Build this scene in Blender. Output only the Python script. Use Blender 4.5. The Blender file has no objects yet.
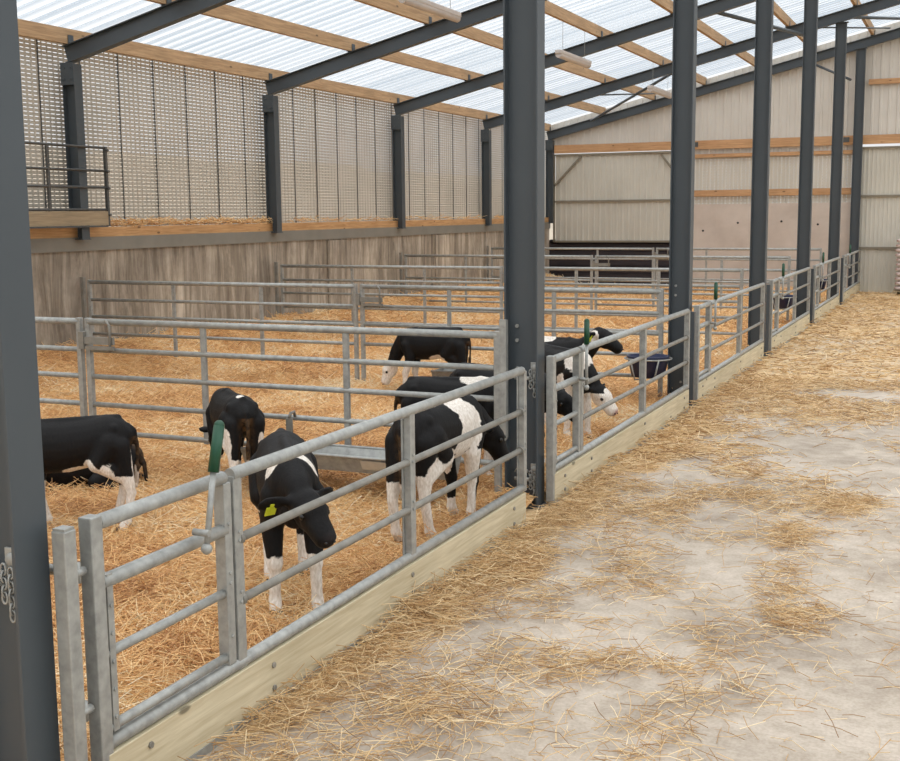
import bpy, math, random
import numpy as np
from mathutils import Vector, Matrix
random.seed(7); RS = np.random.RandomState(11)
SC = bpy.context.scene; COL = SC.collection
BAY = 4.8; XW = -8.12

# ------------------------------------------------------------------ helpers
class MB:
    def __init__(s): s.v = []; s.f = []; s.sm = []
    def add(s, vs, fs, smooth=False):
        b = len(s.v); s.v += [tuple(v) for v in vs]
        for f in fs: s.f.append(tuple(i + b for i in f)); s.sm.append(smooth)
    def box(s, x0, x1, y0, y1, z0, z1, M=None):
        vs = [Vector((x, y, z)) for z in (z0, z1) for y in (y0, y1) for x in (x0, x1)]
        if M: vs = [M @ v for v in vs]
        s.add(vs, [(0, 2, 3, 1), (4, 5, 7, 6), (0, 1, 5, 4), (2, 6, 7, 3), (0, 4, 6, 2), (1, 3, 7, 5)])
        return s
    def beam(s, p0, p1, w, h, up=(0, 0, 1)):
        p0 = Vector(p0); p1 = Vector(p1); d = (p1 - p0).normalized()
        sd = d.cross(Vector(up)).normalized(); u = sd.cross(d)
        vs = [p + sd * a * w / 2 + u * b * h / 2 for p in (p0, p1) for b in (-1, 1) for a in (-1, 1)]
        s.add(vs, [(0, 1, 3, 2), (4, 6, 7, 5), (0, 4, 5, 1), (2, 3, 7, 6), (0, 2, 6, 4), (1, 5, 7, 3)])
        return s
    def tube(s, pts, r, n=10, caps=True, closed=False):
        pts = [Vector(p) for p in pts]; b = len(s.v); m = len(pts); prev = None
        rr = r if isinstance(r, (list, tuple)) else [r] * m
        for i, p in enumerate(pts):
            if closed: d = pts[(i + 1) % m] - pts[i - 1]
            else: d = pts[min(i + 1, m - 1)] - pts[max(i - 1, 0)]
            d.normalize()
            if prev is None:
                a = Vector((0, 0, 1)) if abs(d.z) < .9 else Vector((1, 0, 0))
                u = d.cross(a).normalized()
            else: u = (prev - d * prev.dot(d)).normalized()
            prev = u; w = d.cross(u)
            for k in range(n):
                t = 2 * math.pi * k / n
                s.v.append(tuple(p + (u * math.cos(t) + w * math.sin(t)) * rr[i]))
        for i in range(m if closed else m - 1):
            j = (i + 1) % m
            for k in range(n):
                s.f.append((b + i * n + k, b + i * n + (k + 1) % n, b + j * n + (k + 1) % n, b + j * n + k)); s.sm.append(True)
        if caps and not closed:
            s.f.append(tuple(b + k for k in range(n))[::-1]); s.sm.append(False)
            s.f.append(tuple(b + (m - 1) * n + k for k in range(n))); s.sm.append(False)
        return s
    def ball(s, c, r, n=10, m=7, sc=(1, 1, 1)):
        b = len(s.v); c = Vector(c)
        for i in range(m + 1):
            ph = math.pi * i / m
            for k in range(n):
                t = 2 * math.pi * k / n
                s.v.append((c.x + r * sc[0] * math.sin(ph) * math.cos(t), c.y + r * sc[1] * math.sin(ph) * math.sin(t), c.z + r * sc[2] * math.cos(ph)))
        for i in range(m):
            for k in range(n):
                s.f.append((b + i * n + k, b + (i + 1) * n + k, b + (i + 1) * n + (k + 1) % n, b + i * n + (k + 1) % n)); s.sm.append(True)
        return s
    def mesh(s, name, mat):
        me = bpy.data.meshes.new(name); me.from_pydata(s.v, [], s.f)
        me.polygons.foreach_set('use_smooth', s.sm)
        if mat: me.materials.append(mat)
        me.update(); return me
    def build(s, name, mat, parent=None, label=None, bevel=0):
        o = bpy.data.objects.new(name, s.mesh(name, mat)); COL.objects.link(o)
        if parent: o.parent = parent
        if label: o['label'] = label
        if bevel:
            m = o.modifiers.new('b', 'BEVEL'); m.width = bevel; m.segments = 2; m.limit_method = 'ANGLE'
        return o

def tag(o, label, cat, group=None, kind=None):
    o['label'] = label; o['category'] = cat
    if group: o['group'] = group
    if kind: o['kind'] = kind
    return o
def struct(o):
    o['kind'] = 'structure'; return o
def thing(name, loc, label, cat, group=None, rz=0):
    o = bpy.data.objects.new(name, None); COL.objects.link(o); o.location = loc; o.rotation_euler = (0, 0, rz)
    o.empty_display_size = .1
    return tag(o, label, cat, group)
def dup(src, loc, label, rz=None):
    r = src.copy(); COL.objects.link(r); r.location = loc; r['label'] = label
    if rz is not None: r.rotation_euler = (0, 0, rz)
    def rec(a, b):
        for ch in list(a.children):
            c = ch.copy(); COL.objects.link(c); c.parent = b; rec(ch, c)
    rec(src, r); return r

# ------------------------------------------------------------------ materials
def nm(name):
    m = bpy.data.materials.new(name); m.use_nodes = True
    nt = m.node_tree; bs = nt.nodes['Principled BSDF']; return m, nt, bs
def N(nt, t, **kw):
    n = nt.nodes.new(t)
    for k, v in kw.items():
        if k in n.inputs: n.inputs[k].default_value = v
        else: setattr(n, k, v)
    return n
def coord(nt, scale=(1, 1, 1), kind='Object', rot=(0, 0, 0)):
    tc = N(nt, 'ShaderNodeTexCoord'); mp = N(nt, 'ShaderNodeMapping')
    mp.inputs['Scale'].default_value = scale; mp.inputs['Rotation'].default_value = rot
    nt.links.new(tc.outputs[kind], mp.inputs['Vector']); return mp.outputs['Vector']
def noise(nt, vec, scale, detail=4, rough=.55, dist=0):
    n = N(nt, 'ShaderNodeTexNoise'); n.inputs['Scale'].default_value = scale; n.inputs['Detail'].default_value = detail
    n.inputs['Roughness'].default_value = rough; n.inputs['Distortion'].default_value = dist
    nt.links.new(vec, n.inputs['Vector']); return n.outputs['Fac']
def ramp(nt, fac, stops):
    r = N(nt, 'ShaderNodeValToRGB'); e = r.color_ramp.elements
    while len(e) < len(stops): e.new(.5)
    for i, (p, c) in enumerate(stops):
        e[i].position = p; e[i].color = (c[0], c[1], c[2], 1) if not isinstance(c, (int, float)) else (c, c, c, 1)
    nt.links.new(fac, r.inputs['Fac']); return r.outputs['Color']
def mix(nt, fac, a, b, mode='MIX'):
    m = N(nt, 'ShaderNodeMix'); m.data_type = 'RGBA'; m.blend_type = mode
    for i, val in ((0, fac), (6, a), (7, b)):
        if isinstance(val, bpy.types.NodeSocket): nt.links.new(val, m.inputs[i])
        elif isinstance(val, (int, float)): m.inputs[i].default_value = val
        else: m.inputs[i].default_value = (*val, 1)
    return m.outputs[2]
def math_(nt, op, a, b=None, c=None):
    m = N(nt, 'ShaderNodeMath'); m.operation = op
    for i, v in enumerate((a, b, c)):
        if v is None: continue
        if isinstance(v, bpy.types.NodeSocket): nt.links.new(v, m.inputs[i])
        else: m.inputs[i].default_value = v
    return m.outputs[0]
def bump(nt, bs, h, strength=.3, dist=.01):
    b = N(nt, 'ShaderNodeBump'); b.inputs['Strength'].default_value = strength; b.inputs['Distance'].default_value = dist
    nt.links.new(h, b.inputs['Height']); nt.links.new(b.outputs[0], bs.inputs['Normal'])
def srgb(r, g, b):
    f = lambda c: ((c / 255 + .055) / 1.055) ** 2.4 if c > 10 else c / 255 / 12.92
    return (f(r), f(g), f(b))
def simple(name, col, rough=.6, metal=0., var=.12, sc=6., bs_=.15, stretch=(1, 1, 1)):
    m, nt, bs = nm(name); v = coord(nt, stretch)
    n = noise(nt, v, sc)
    lo = tuple(c * (1 - var) for c in col); hi = tuple(min(1, c * (1 + var)) for c in col)
    nt.links.new(ramp(nt, n, [(.3, lo), (.7, hi)]), bs.inputs['Base Color'])
    bs.inputs['Roughness'].default_value = rough; bs.inputs['Metallic'].default_value = metal
    if bs_: bump(nt, bs, noise(nt, v, sc * 8), bs_, .004)
    return m

M = {}
M['steel'] = simple('painted_steel', srgb(68, 75, 80), .45, 0, .06, 1.5, .03)
M['galv'] = simple('galvanised_steel', srgb(158, 159, 155), .45, .3, .2, 22, .12)
M['galv_dull'] = simple('dull_galvanised_steel', srgb(136, 133, 125), .55, .25, .2, 12, .12)
M['dark_metal'] = simple('dark_metal', srgb(84, 84, 82), .5, .3, .1, 8, .1)
M['green'] = simple('green_grip', srgb(14, 70, 46), .4, 0, .1, 12, .1)
M['yellow'] = simple('yellow_tag', srgb(205, 215, 45), .45, 0, .05, 5, 0)
M['navy'] = simple('navy_plastic', srgb(28, 36, 70), .35, 0, .1, 5, .05)
M['eye'] = simple('dark_eye', (.01, .008, .006), .08, 0, .1, 5, 0)
M['white_plastic'] = simple('pale_plastic', srgb(196, 188, 182), .4, 0, .05, 5, 0)
M['paper'] = simple('pale_sticker', srgb(190, 182, 168), .6, 0, .05, 30, 0)
M['dark_infill'] = simple('dark_infill', srgb(44, 38, 42), .7, 0, .3, 3, .2, (1, 1, 4))
M['hole_shade'] = simple('dark_hole_shade', srgb(34, 34, 36), .6, 0, .1, 5, .05)

def wood(name, c0, c1, axis='y', knots=True, rough=.7):
    m, nt, bs = nm(name)
    st = {'y': (14, .8, 14), 'x': (.8, 14, 14), 'z': (14, 14, .8)}[axis]
    v = coord(nt, st); g = noise(nt, v, 3, 6, .6, .6)
    c = ramp(nt, g, [(.3, c0), (.7, c1)])
    v2 = coord(nt, (1, 1, 1)); big = noise(nt, v2, 1.7, 3)
    c = mix(nt, .35, c, ramp(nt, big, [(.3, (.55, .55, .5)), (.75, (1, 1, 1))]), 'MULTIPLY')
    if knots:
        vo = N(nt, 'ShaderNodeTexVoronoi'); vo.inputs['Scale'].default_value = 2.3
        nt.links.new(coord(nt, {'y': (1.6, 1, 2.6), 'x': (1, 1.6, 2.6), 'z': (2, 2, 1)}[axis]), vo.inputs['Vector'])
        k = ramp(nt, vo.outputs['Distance'], [(.0, 1.), (.075, .9), (.11, 0.)])
        c = mix(nt, k, c, tuple(x * .35 for x in c0))
    nt.links.new(c, bs.inputs['Base Color']); bs.inputs['Roughness'].default_value = rough
    bump(nt, bs, g, .2, .004); return m
M['board'] = wood('treated_board', srgb(188, 174, 142), srgb(220, 209, 180))
M['purlin'] = wood('purlin_timber', srgb(158, 126, 92), srgb(206, 172, 132))
M['rail_wood'] = wood('rail_timber', srgb(178, 132, 84), srgb(216, 172, 122))
M['rail_wood_x'] = wood('rail_timber_across', srgb(178, 132, 90), srgb(214, 170, 126), 'x')
M['old_wood'] = wood('pale_timber', srgb(140, 122, 96), srgb(176, 156, 126))

# concrete wall: vertical board marks and streaks
m, nt, bs = nm('stained_concrete')
v = coord(nt, (1, 1.9, .24)); s1 = noise(nt, v, 2.4, 8, .72, .6)
v2 = coord(nt); s2 = noise(nt, v2, .9, 5, .6); s3 = noise(nt, v2, 14, 4)
c = ramp(nt, s1, [(.30, srgb(112, 102, 91)), (.46, srgb(160, 150, 136)), (.58, srgb(200, 190, 176)), (.72, srgb(232, 224, 212))])
c = mix(nt, .7, c, ramp(nt, s2, [(.3, srgb(150, 140, 130)), (.7, srgb(255, 250, 240))]), 'MULTIPLY')
c = mix(nt, .25, c, ramp(nt, s3, [(.3, .6), (.7, 1.)]), 'MULTIPLY')
nt.links.new(c, bs.inputs['Base Color']); bs.inputs['Roughness'].default_value = .9
bump(nt, bs, s1, .3, .02); M['wall'] = m

m, nt, bs = nm('pinkish_concrete')
v2 = coord(nt); s2 = noise(nt, v2, 1.3, 5, .6)
c = ramp(nt, s2, [(.3, srgb(186, 172, 160)), (.7, srgb(206, 193, 181))])
nt.links.new(c, bs.inputs['Base Color']); bs.inputs['Roughness'].default_value = .85; M['panel_conc'] = m

def sheet(name, c0, c1, holes=None):
    m, nt, bs = nm(name)
    s = noise(nt, coord(nt), 1.1, 4)
    nt.links.new(ramp(nt, s, [(.3, c0), (.7, c1)]), bs.inputs['Base Color'])
    bs.inputs['Roughness'].default_value = .5; bs.inputs['Metallic'].default_value = .1
    if holes:
        ax, pu, pz, du, dz, zlim = holes     # axis, pitch, duty: real slots punched through the sheet
        tc = N(nt, 'ShaderNodeTexCoord'); sx = N(nt, 'ShaderNodeSeparateXYZ'); nt.links.new(tc.outputs['Object'], sx.inputs[0])
        u = math_(nt, 'FRACT', math_(nt, 'MULTIPLY', sx.outputs[ax], 1 / pu))
        w = math_(nt, 'FRACT', math_(nt, 'MULTIPLY', sx.outputs['Z'], 1 / pz))
        h = math_(nt, 'MULTIPLY', math_(nt, 'LESS_THAN', u, du), math_(nt, 'LESS_THAN', w, dz))
        tr = N(nt, 'ShaderNodeBsdfTransparent'); mx = N(nt, 'ShaderNodeMixShader')
        nt.links.new(h, mx.inputs[0]); nt.links.new(bs.outputs[0], mx.inputs[1]); nt.links.new(tr.outputs[0], mx.inputs[2])
        nt.links.new(mx.outputs[0], nt.nodes['Material Output'].inputs['Surface'])
    return m
M['perf'] = sheet('perforated_sheet', srgb(174, 168, 156), srgb(188, 181, 169), ('Y', .1, .052, .66, .21, 0))
M['perf_x'] = sheet('perforated_sheet_gable', srgb(196, 190, 176), srgb(206, 200, 188), ('X', .1, .075, .22, .22, 0))
M['sheet'] = sheet('gable_sheet', srgb(200, 194, 184), srgb(212, 207, 198))
M['door_sheet'] = sheet('door_sheet', srgb(196, 192, 180), srgb(206, 202, 190))
M['fascia'] = simple('grey_fascia', srgb(128, 124, 114), .7, 0, .08, 3, .05)
M['frame_metal'] = simple('door_frame_metal', srgb(132, 124, 108), .6, .1, .08, 5, .05)

# translucent corrugated roof
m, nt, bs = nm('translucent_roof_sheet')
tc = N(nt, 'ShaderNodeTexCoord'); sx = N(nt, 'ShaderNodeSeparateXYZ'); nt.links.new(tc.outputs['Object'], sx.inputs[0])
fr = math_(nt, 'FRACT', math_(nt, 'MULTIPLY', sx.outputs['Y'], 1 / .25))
rib_shade = ramp(nt, fr, [(0., 0.), (.1, 1.), (.28, 1.), (.4, 0.)])  # darker stripes put the shading of the corrugations into the sheet colour
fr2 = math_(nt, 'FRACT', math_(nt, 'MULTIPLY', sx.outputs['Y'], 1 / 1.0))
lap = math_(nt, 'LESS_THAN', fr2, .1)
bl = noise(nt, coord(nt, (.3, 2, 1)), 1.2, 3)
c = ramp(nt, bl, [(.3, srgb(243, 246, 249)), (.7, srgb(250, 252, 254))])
c = mix(nt, math_(nt, 'MULTIPLY', rib_shade, .9), c, srgb(196, 207, 216))
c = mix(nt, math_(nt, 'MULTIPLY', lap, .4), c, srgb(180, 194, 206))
tr = N(nt, 'ShaderNodeBsdfTransparent'); tl = N(nt, 'ShaderNodeBsdfTranslucent')
nt.links.new(c, tr.inputs[0]); nt.links.new(c, tl.inputs[0])
mx = N(nt, 'ShaderNodeMixShader'); mx.inputs[0].default_value = .22
nt.links.new(tr.outputs[0], mx.inputs[1]); nt.links.new(tl.outputs[0], mx.inputs[2])
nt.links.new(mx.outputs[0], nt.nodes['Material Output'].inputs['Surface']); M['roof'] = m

# straw
def straw_mat(name, cols, attr=True):
    m, nt, bs = nm(name)
    a = N(nt, 'ShaderNodeAttribute'); a.attribute_name = 'rnd'
    c = ramp(nt, a.outputs['Fac'], cols)
    nt.links.new(c, bs.inputs['Base Color']); bs.inputs['Roughness'].default_value = .5
    return m
SCOL = [(0, srgb(186, 134, 84)), (.2, srgb(222, 172, 116)), (.5, srgb(240, 194, 132)), (.8, srgb(250, 218, 164)), (1, srgb(254, 240, 208))]
M['straw'] = straw_mat('straw_blades', SCOL)
M['straw_aisle'] = straw_mat('aisle_straw_blades', [(0, srgb(138, 102, 62)), (.3, srgb(190, 150, 100)), (.6, srgb(224, 190, 138)), (1, srgb(250, 230, 190))])
def straw_fibres(nt):
    v = coord(nt); out = None
    for a, s in ((.3, 1.), (1.4, 1.15), (2.4, .9)):
        w = noise(nt, coord(nt, (s * 9, s * 70, 9), rot=(0, 0, a)), 1.0, 3, .6, 1.2)
        out = w if out is None else math_(nt, 'MAXIMUM', out, w)
    return out
m, nt, bs = nm('straw_bed')
fb = straw_fibres(nt); big = noise(nt, coord(nt), 2.6, 5, .62)
c = ramp(nt, fb, [(.42, srgb(186, 136, 84)), (.56, srgb(232, 188, 130)), (.72, srgb(250, 220, 170))])
c = mix(nt, .8, c, ramp(nt, big, [(.32, srgb(196, 166, 130)), (.62, (1, 1, 1))]), 'MULTIPLY')
nt.links.new(c, bs.inputs['Base Color']); bs.inputs['Roughness'].default_value = .8
bump(nt, bs, fb, .8, .03); M['bed'] = m

# aisle floor
m, nt, bs = nm('dusty_concrete_floor')
v = coord(nt); n1 = noise(nt, v, 1.3, 6, .62, .5); n2 = noise(nt, v, 9, 6, .65); n3 = noise(nt, v, 60, 3)
c = ramp(nt, n1, [(.3, srgb(158, 145, 130)), (.5, srgb(188, 176, 161)), (.72, srgb(207, 195, 181))])
c = mix(nt, .5, c, ramp(nt, n2, [(.3, srgb(196, 188, 178)), (.62, (1, 1, 1))]), 'MULTIPLY')
c = mix(nt, .3, c, ramp(nt, n3, [(.35, srgb(190, 180, 168)), (.6, (1, 1, 1))]), 'MULTIPLY')
fb = straw_fibres(nt)
sc_ = ramp(nt, fb, [(.42, srgb(190, 156, 110)), (.56, srgb(222, 188, 138)), (.72, srgb(242, 214, 168))])
at = N(nt, 'ShaderNodeAttribute'); at.attribute_name = 'cov'
k = math_(nt, 'ADD', at.outputs['Fac'], math_(nt, 'MULTIPLY', math_(nt, 'SUBTRACT', n2, .5), 1.1))
k = ramp(nt, k, [(.55, 0.), (1.0, .9)])
c = mix(nt, k, c, sc_)
nt.links.new(c, bs.inputs['Base Color']); bs.inputs['Roughness'].default_value = .85
bump(nt, bs, fb, .3, .01); M['floor'] = m
M['outside'] = simple('outside_ground', srgb(150, 145, 135), .9, 0, .2, .5, .1)
M['bank'] = simple('outside_bank', srgb(160, 150, 134), .9, 0, .12, .3, .1)

# sacks
m, nt, bs = nm('woven_sack')
n1 = noise(nt, coord(nt, (1, 1, 6)), 3, 4)
nt.links.new(ramp(nt, n1, [(.35, srgb(160, 120, 108)), (.5, srgb(214, 200, 194)), (.7, srgb(226, 214, 210))]), bs.inputs['Base Color'])
bs.inputs['Roughness'].default_value = .6; M['sack'] = m

# ------------------------------------------------------------------ numpy value noise
_T = RS.rand(256, 256)
def vn(x, y):
    xi = np.floor(x).astype(int); yi = np.floor(y).astype(int); fx = x - xi; fy = y - yi
    fx = fx * fx * (3 - 2 * fx); fy = fy * fy * (3 - 2 * fy)
    g = lambda a, b: _T[a % 256, b % 256]
    return (g(xi, yi) * (1 - fx) + g(xi + 1, yi) * fx) * (1 - fy) + (g(xi, yi + 1) * (1 - fx) + g(xi + 1, yi + 1) * fx) * fy
def fbm(x, y, o=4):
    s = 0; a = .5; t = 0
    for i in range(o): s = s + a * vn(x * 2 ** i + 17 * i, y * 2 ** i + 5 * i); t += a; a *= .55
    return s / t
def sstep(a, b, x):
    t = np.clip((x - a) / (b - a), 0, 1); return t * t * (3 - 2 * t)
def bed_h(x, y):
    h = .09 * fbm(x * 2.4, y * 2.4, 3) + .035 * fbm(x * 9, y * 9, 3)
    return h + sstep(-6.9, -8.0, x) * (.20 + .22 * fbm(x * .6 + 9, y * .8, 3)) * sstep(6, 8, y)
def cov_f(x, y):
    """how much loose straw lies on the aisle floor (0..1)"""
    n = fbm(x * 1.1 + 3, y * .9 + 8, 4); n2 = fbm(x * 3 + 30, y * 3, 3)
    edge = 1.0 - sstep(.15, .95, x - 1.1 * (n - .5) - .5 * (n2 - .5) + .05)          # band along the fence
    mid = sstep(.36, .62, .5 * n + .5 * n2) * sstep(3.6, 5.6, y) * (1 - sstep(1.5, 2.2, x) * (1 - sstep(6.5, 9, y)))
    thin = .42 * sstep(.38, .7, n2) * (1 - sstep(1.5, 2.3, x)) + .25 * sstep(3.5, 6, y) * (1 - sstep(1.6, 2.6, x))
    far = sstep(6.5, 11, y) * (.62 + .45 * n)
    c = np.maximum(np.maximum(edge, mid * .75), np.maximum(far, thin))
    for bx, by, rx, ry in ((1.62, 7.5, .55, .75), (1.15, 5.0, .30, .6), (1.75, 11.0, .8, .45), (1.3, 3.9, .35, .4), (2.3, 8.6, .8, .5), (.62, 6.2, .2, .6)):
        d = ((x - bx - .4 * (n2 - .5)) / rx) ** 2 + ((y - by - .4 * (n - .5)) / ry) ** 2
        c = c * (1 - .95 * np.exp(-d * d))
    for bx, by, rx, ry, a in ((1.98, 3.05, .20, .28, .8), (1.85, 3.7, .16, .5, .6), (1.75, 4.7, .22, .4, .75), (1.33, 2.2, .22, .13, .8), (.98, 2.0, .4, .35, .5), (.75, 1.5, .5, .4, .6), (1.9, 5.7, .3, .4, .7), (1.0, 3.3, .35, .2, .35)):
        d = ((x - bx - .3 * (n2 - .5)) / rx) ** 2 + ((y - by - .3 * (n - .5)) / ry) ** 2
        c = np.maximum(c, a * np.exp(-d * d) * (.6 + .8 * n2))
    return np.clip(c, 0, 1)

def grid_obj(name, x0, x1, y0, y1, step, hf, mat, attr=None):
    nx = int((x1 - x0) / step) + 1; ny = int((y1 - y0) / step) + 1
    X, Y = np.meshgrid(np.linspace(x0, x1, nx), np.linspace(y0, y1, ny)); Z = hf(X, Y)
    co = np.stack([X, Y, Z], -1).reshape(-1, 3)
    i = np.arange(nx - 1)[None, :] + nx * np.arange(ny - 1)[:, None]
    q = np.stack([i, i + 1, i + nx + 1, i + nx], -1).reshape(-1, 4)
    me = bpy.data.meshes.new(name); me.vertices.add(len(co)); me.vertices.foreach_set('co', co.ravel())
    me.loops.add(q.size); me.loops.foreach_set('vertex_index', q.ravel())
    me.polygons.add(len(q)); me.polygons.foreach_set('loop_start', np.arange(len(q)) * 4); me.polygons.foreach_set('loop_total', np.full(len(q), 4))
    me.polygons.foreach_set('use_smooth', np.ones(len(q), bool)); me.update(calc_edges=True)
    if attr is not None:
        a = me.attributes.new('cov', 'FLOAT', 'POINT'); a.data.foreach_set('value', attr(X, Y).ravel().astype(np.float32))
    me.materials.append(mat); o = bpy.data.objects.new(name, me); COL.objects.link(o); return o

def straws(name, P, L, W, mat, pitch=.25, lift=.02, segs=2, col=None):
    """P (n,3) centres -> one mesh of bent three-sided straws"""
    n = len(P); th = RS.rand(n) * 2 * np.pi; ph = RS.randn(n) * pitch
    d = np.stack([np.cos(th) * np.cos(ph), np.sin(th) * np.cos(ph), np.sin(ph)], 1)
    s = np.stack([-np.sin(th), np.cos(th), np.zeros(n)], 1); u = np.cross(d, s)
    bend = RS.randn(n)[:, None] * .10 * L[:, None] * s - np.abs(RS.randn(n))[:, None] * .05 * L[:, None] * np.array([0, 0, 1.])
    c = P.copy(); c[:, 2] += np.abs(np.sin(ph)) * L * .35 + RS.rand(n) * lift
    rings = []
    for k in range(segs + 1):
        t = k / segs - .5
        p = c + d * (t * L)[:, None] + bend * (4 * t * t)
        for a in (0, 2.09, 4.19):
            rings.append(p + (s * math.cos(a) + u * math.sin(a)) * (W * .5)[:, None])
    m_ = 3 * (segs + 1); V = np.stack(rings, 1)
    V[:, :, 2] = np.maximum(V[:, :, 2], .004); V = V.reshape(-1, 3)
    base = (np.arange(n) * m_)[:, None]; F = []
    for k in range(segs):
        for a in range(3): F.append([k * 3 + a, k * 3 + (a + 1) % 3, (k + 1) * 3 + (a + 1) % 3, (k + 1) * 3 + a])
    F = (base[:, :, None] + np.array(F)[None]).reshape(-1, 4)
    me = bpy.data.meshes.new(name); me.vertices.add(len(V)); me.vertices.foreach_set('co', V.ravel())
    me.loops.add(F.size); me.loops.foreach_set('vertex_index', F.ravel().astype(np.int32))
    me.polygons.add(len(F)); me.polygons.foreach_set('loop_start', np.arange(len(F)) * 4); me.polygons.foreach_set('loop_total', np.full(len(F), 4))
    me.update(calc_edges=True)
    a = me.attributes.new('rnd', 'FLOAT', 'POINT'); r = np.clip(RS.rand(n) * .8 + .1 + RS.randn(n) * .08 if col is None else col, 0, 1)
    a.data.foreach_set('value', np.repeat(r, m_).astype(np.float32))
    me.materials.append(mat); o = bpy.data.objects.new(name, me); COL.objects.link(o); return o

# ------------------------------------------------------------------ camera
CP = Vector((2.69563, -2.97543, 2.06371))
R_ = Vector((.91701024, .39874243, -.00983388)); U_ = Vector((-.04617304, .13061116, .9903579)); F_ = Vector((-.39618213, .90771427, -.13818292))
cd = bpy.data.cameras.new('camera'); cam = bpy.data.objects.new('camera', cd); COL.objects.link(cam)
cam.matrix_world = Matrix(((R_.x, U_.x, -F_.x, CP.x), (R_.y, U_.y, -F_.y, CP.y), (R_.z, U_.z, -F_.z, CP.z), (0, 0, 0, 1)))
cd.sensor_fit = 'HORIZONTAL'; cd.sensor_width = 36; cd.lens = 1196.857 / 900 * 36; cd.clip_end = 300; cd.clip_start = .05
SC.camera = cam
_R = np.array([R_, U_, F_]); _C = np.array(CP)
def in_view(P, mg=60):
    d = (P - _C) @ _R.T; z = np.maximum(d[:, 2], 1e-3); x = 450 + 1196.86 * d[:, 0] / z; y = 380.5 - 1196.86 * d[:, 1] / z
    return (d[:, 2] > .2) & (x > -mg) & (x < 900 + mg) & (y > -mg) & (y < 761 + mg * 2)

# ------------------------------------------------------------------ ground, floor, bedding
Y0, Y1 = -9.0, 28.8
fl = struct(grid_obj('floor', XW, 9.0, Y0, Y1 + .3, .1, lambda x, y: 0 * x, M['floor'], lambda x, y: np.where(x > -.3, cov_f(x, y), .9)))
g = MB(); g.box(-60, 60, -50, 90, -.3, -.06); struct(g.build('ground_outside', M['outside']))
g = MB()
prof = [(-60, -.06), (-60, 3.3), (-24, 4.0), (-20, 3.7), (-15, .2), (-14, -.06)]
n = 240; ys = np.linspace(-20, 80, n)
vs = [(x + math.sin(y * .4) * .4, y, z + (0 if z < .5 else .22 * math.sin(y * .23 + x) + .3 * (vn(np.array([y * 1.3]), np.array([x]))[0] - .5))) for y in ys for x, z in prof]
k = len(prof); g.add(vs, [(i * k + j, i * k + j + 1, (i + 1) * k + j + 1, (i + 1) * k + j) for i in range(n - 1) for j in range(k - 1)], True)
struct(g.build('bank_outside', M['bank']))

bed = grid_obj('straw_bedding', XW + .02, -.06, -4.0, Y1 - .05, .05, bed_h, M['bed'])
tag(bed, 'deep golden straw bedding spread across the calf pens', 'straw bedding', kind='stuff')

def scatter(x0, x1, y0, y1, dens, hf, prob=None):
    n = int((x1 - x0) * (y1 - y0) * dens); x = x0 + RS.rand(n) * (x1 - x0); y = y0 + RS.rand(n) * (y1 - y0)
    if prob is not None:
        k = RS.rand(n) < prob(x, y); x = x[k]; y = y[k]
    P = np.stack([x, y, hf(x, y)], 1); return P[in_view(P)]
def pen_straw():
    Ps = [scatter(-5, -.1, -.5, 4.75, 2600, bed_h), scatter(-8, -.1, 4.75, 9.6, 1300, bed_h), scatter(-8.0, -.1, 9.6, 14.4, 650, bed_h),
          scatter(-8.0, -.1, 14.4, 28.6, 260, bed_h)]
    for i, P in enumerate(Ps):
        n = len(P); L = (.07 + .17 * RS.rand(n) ** 1.3); W = np.full(n, (.0042, .0055, .007, .011)[i])
        cl = fbm(P[:, 0] * 1.5, P[:, 1] * 1.5, 3); col = np.clip(.08 + .8 * RS.rand(n) + (cl - .5) * 1.0, 0, 1)
        o = straws('loose_straw', P, L, W, M['straw'], .30, .035, 2 if i < 2 else 1, col)
        o.parent = bed; o['kind'] = 'stuff'
pen_straw()
one = lambda x, y: np.full_like(x, .006)
def aisle_straw():
    fl_h = lambda x, y: .004 + RS.rand(len(x)) * (.035 * cov_f(x, y) + .10 * sstep(.55, .1, x)) * fbm(x * 3.3, y * 3.3, 3)
    A = scatter(.09, 4.2, -1.6, 6.0, 3600, fl_h, lambda x, y: .9 * cov_f(x, y) ** 1.5 + .02)
    B = scatter(.09, 6.5, 6.0, 12., 900, fl_h, lambda x, y: cov_f(x, y) ** 1.5 + .01)
    C = scatter(.09, 8, 12., 28.5, 170, fl_h, lambda x, y: cov_f(x, y) + .02)
    root = None
    for i, P in enumerate((A, B, C)):
        n = len(P); L = .06 + .19 * RS.rand(n) ** 1.5; W = np.full(n, (.0036, .006, .011)[i])
        o = straws('loose_straw', P, L, W, M['straw_aisle'], .16, .025, 2 if i < 2 else 1)
        if root is None: root = o
        else: o.parent = root; o['kind'] = 'stuff'
    tag(root, 'loose pale straw strewn over the concrete passage', 'straw', kind='stuff')
aisle_straw()
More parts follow.
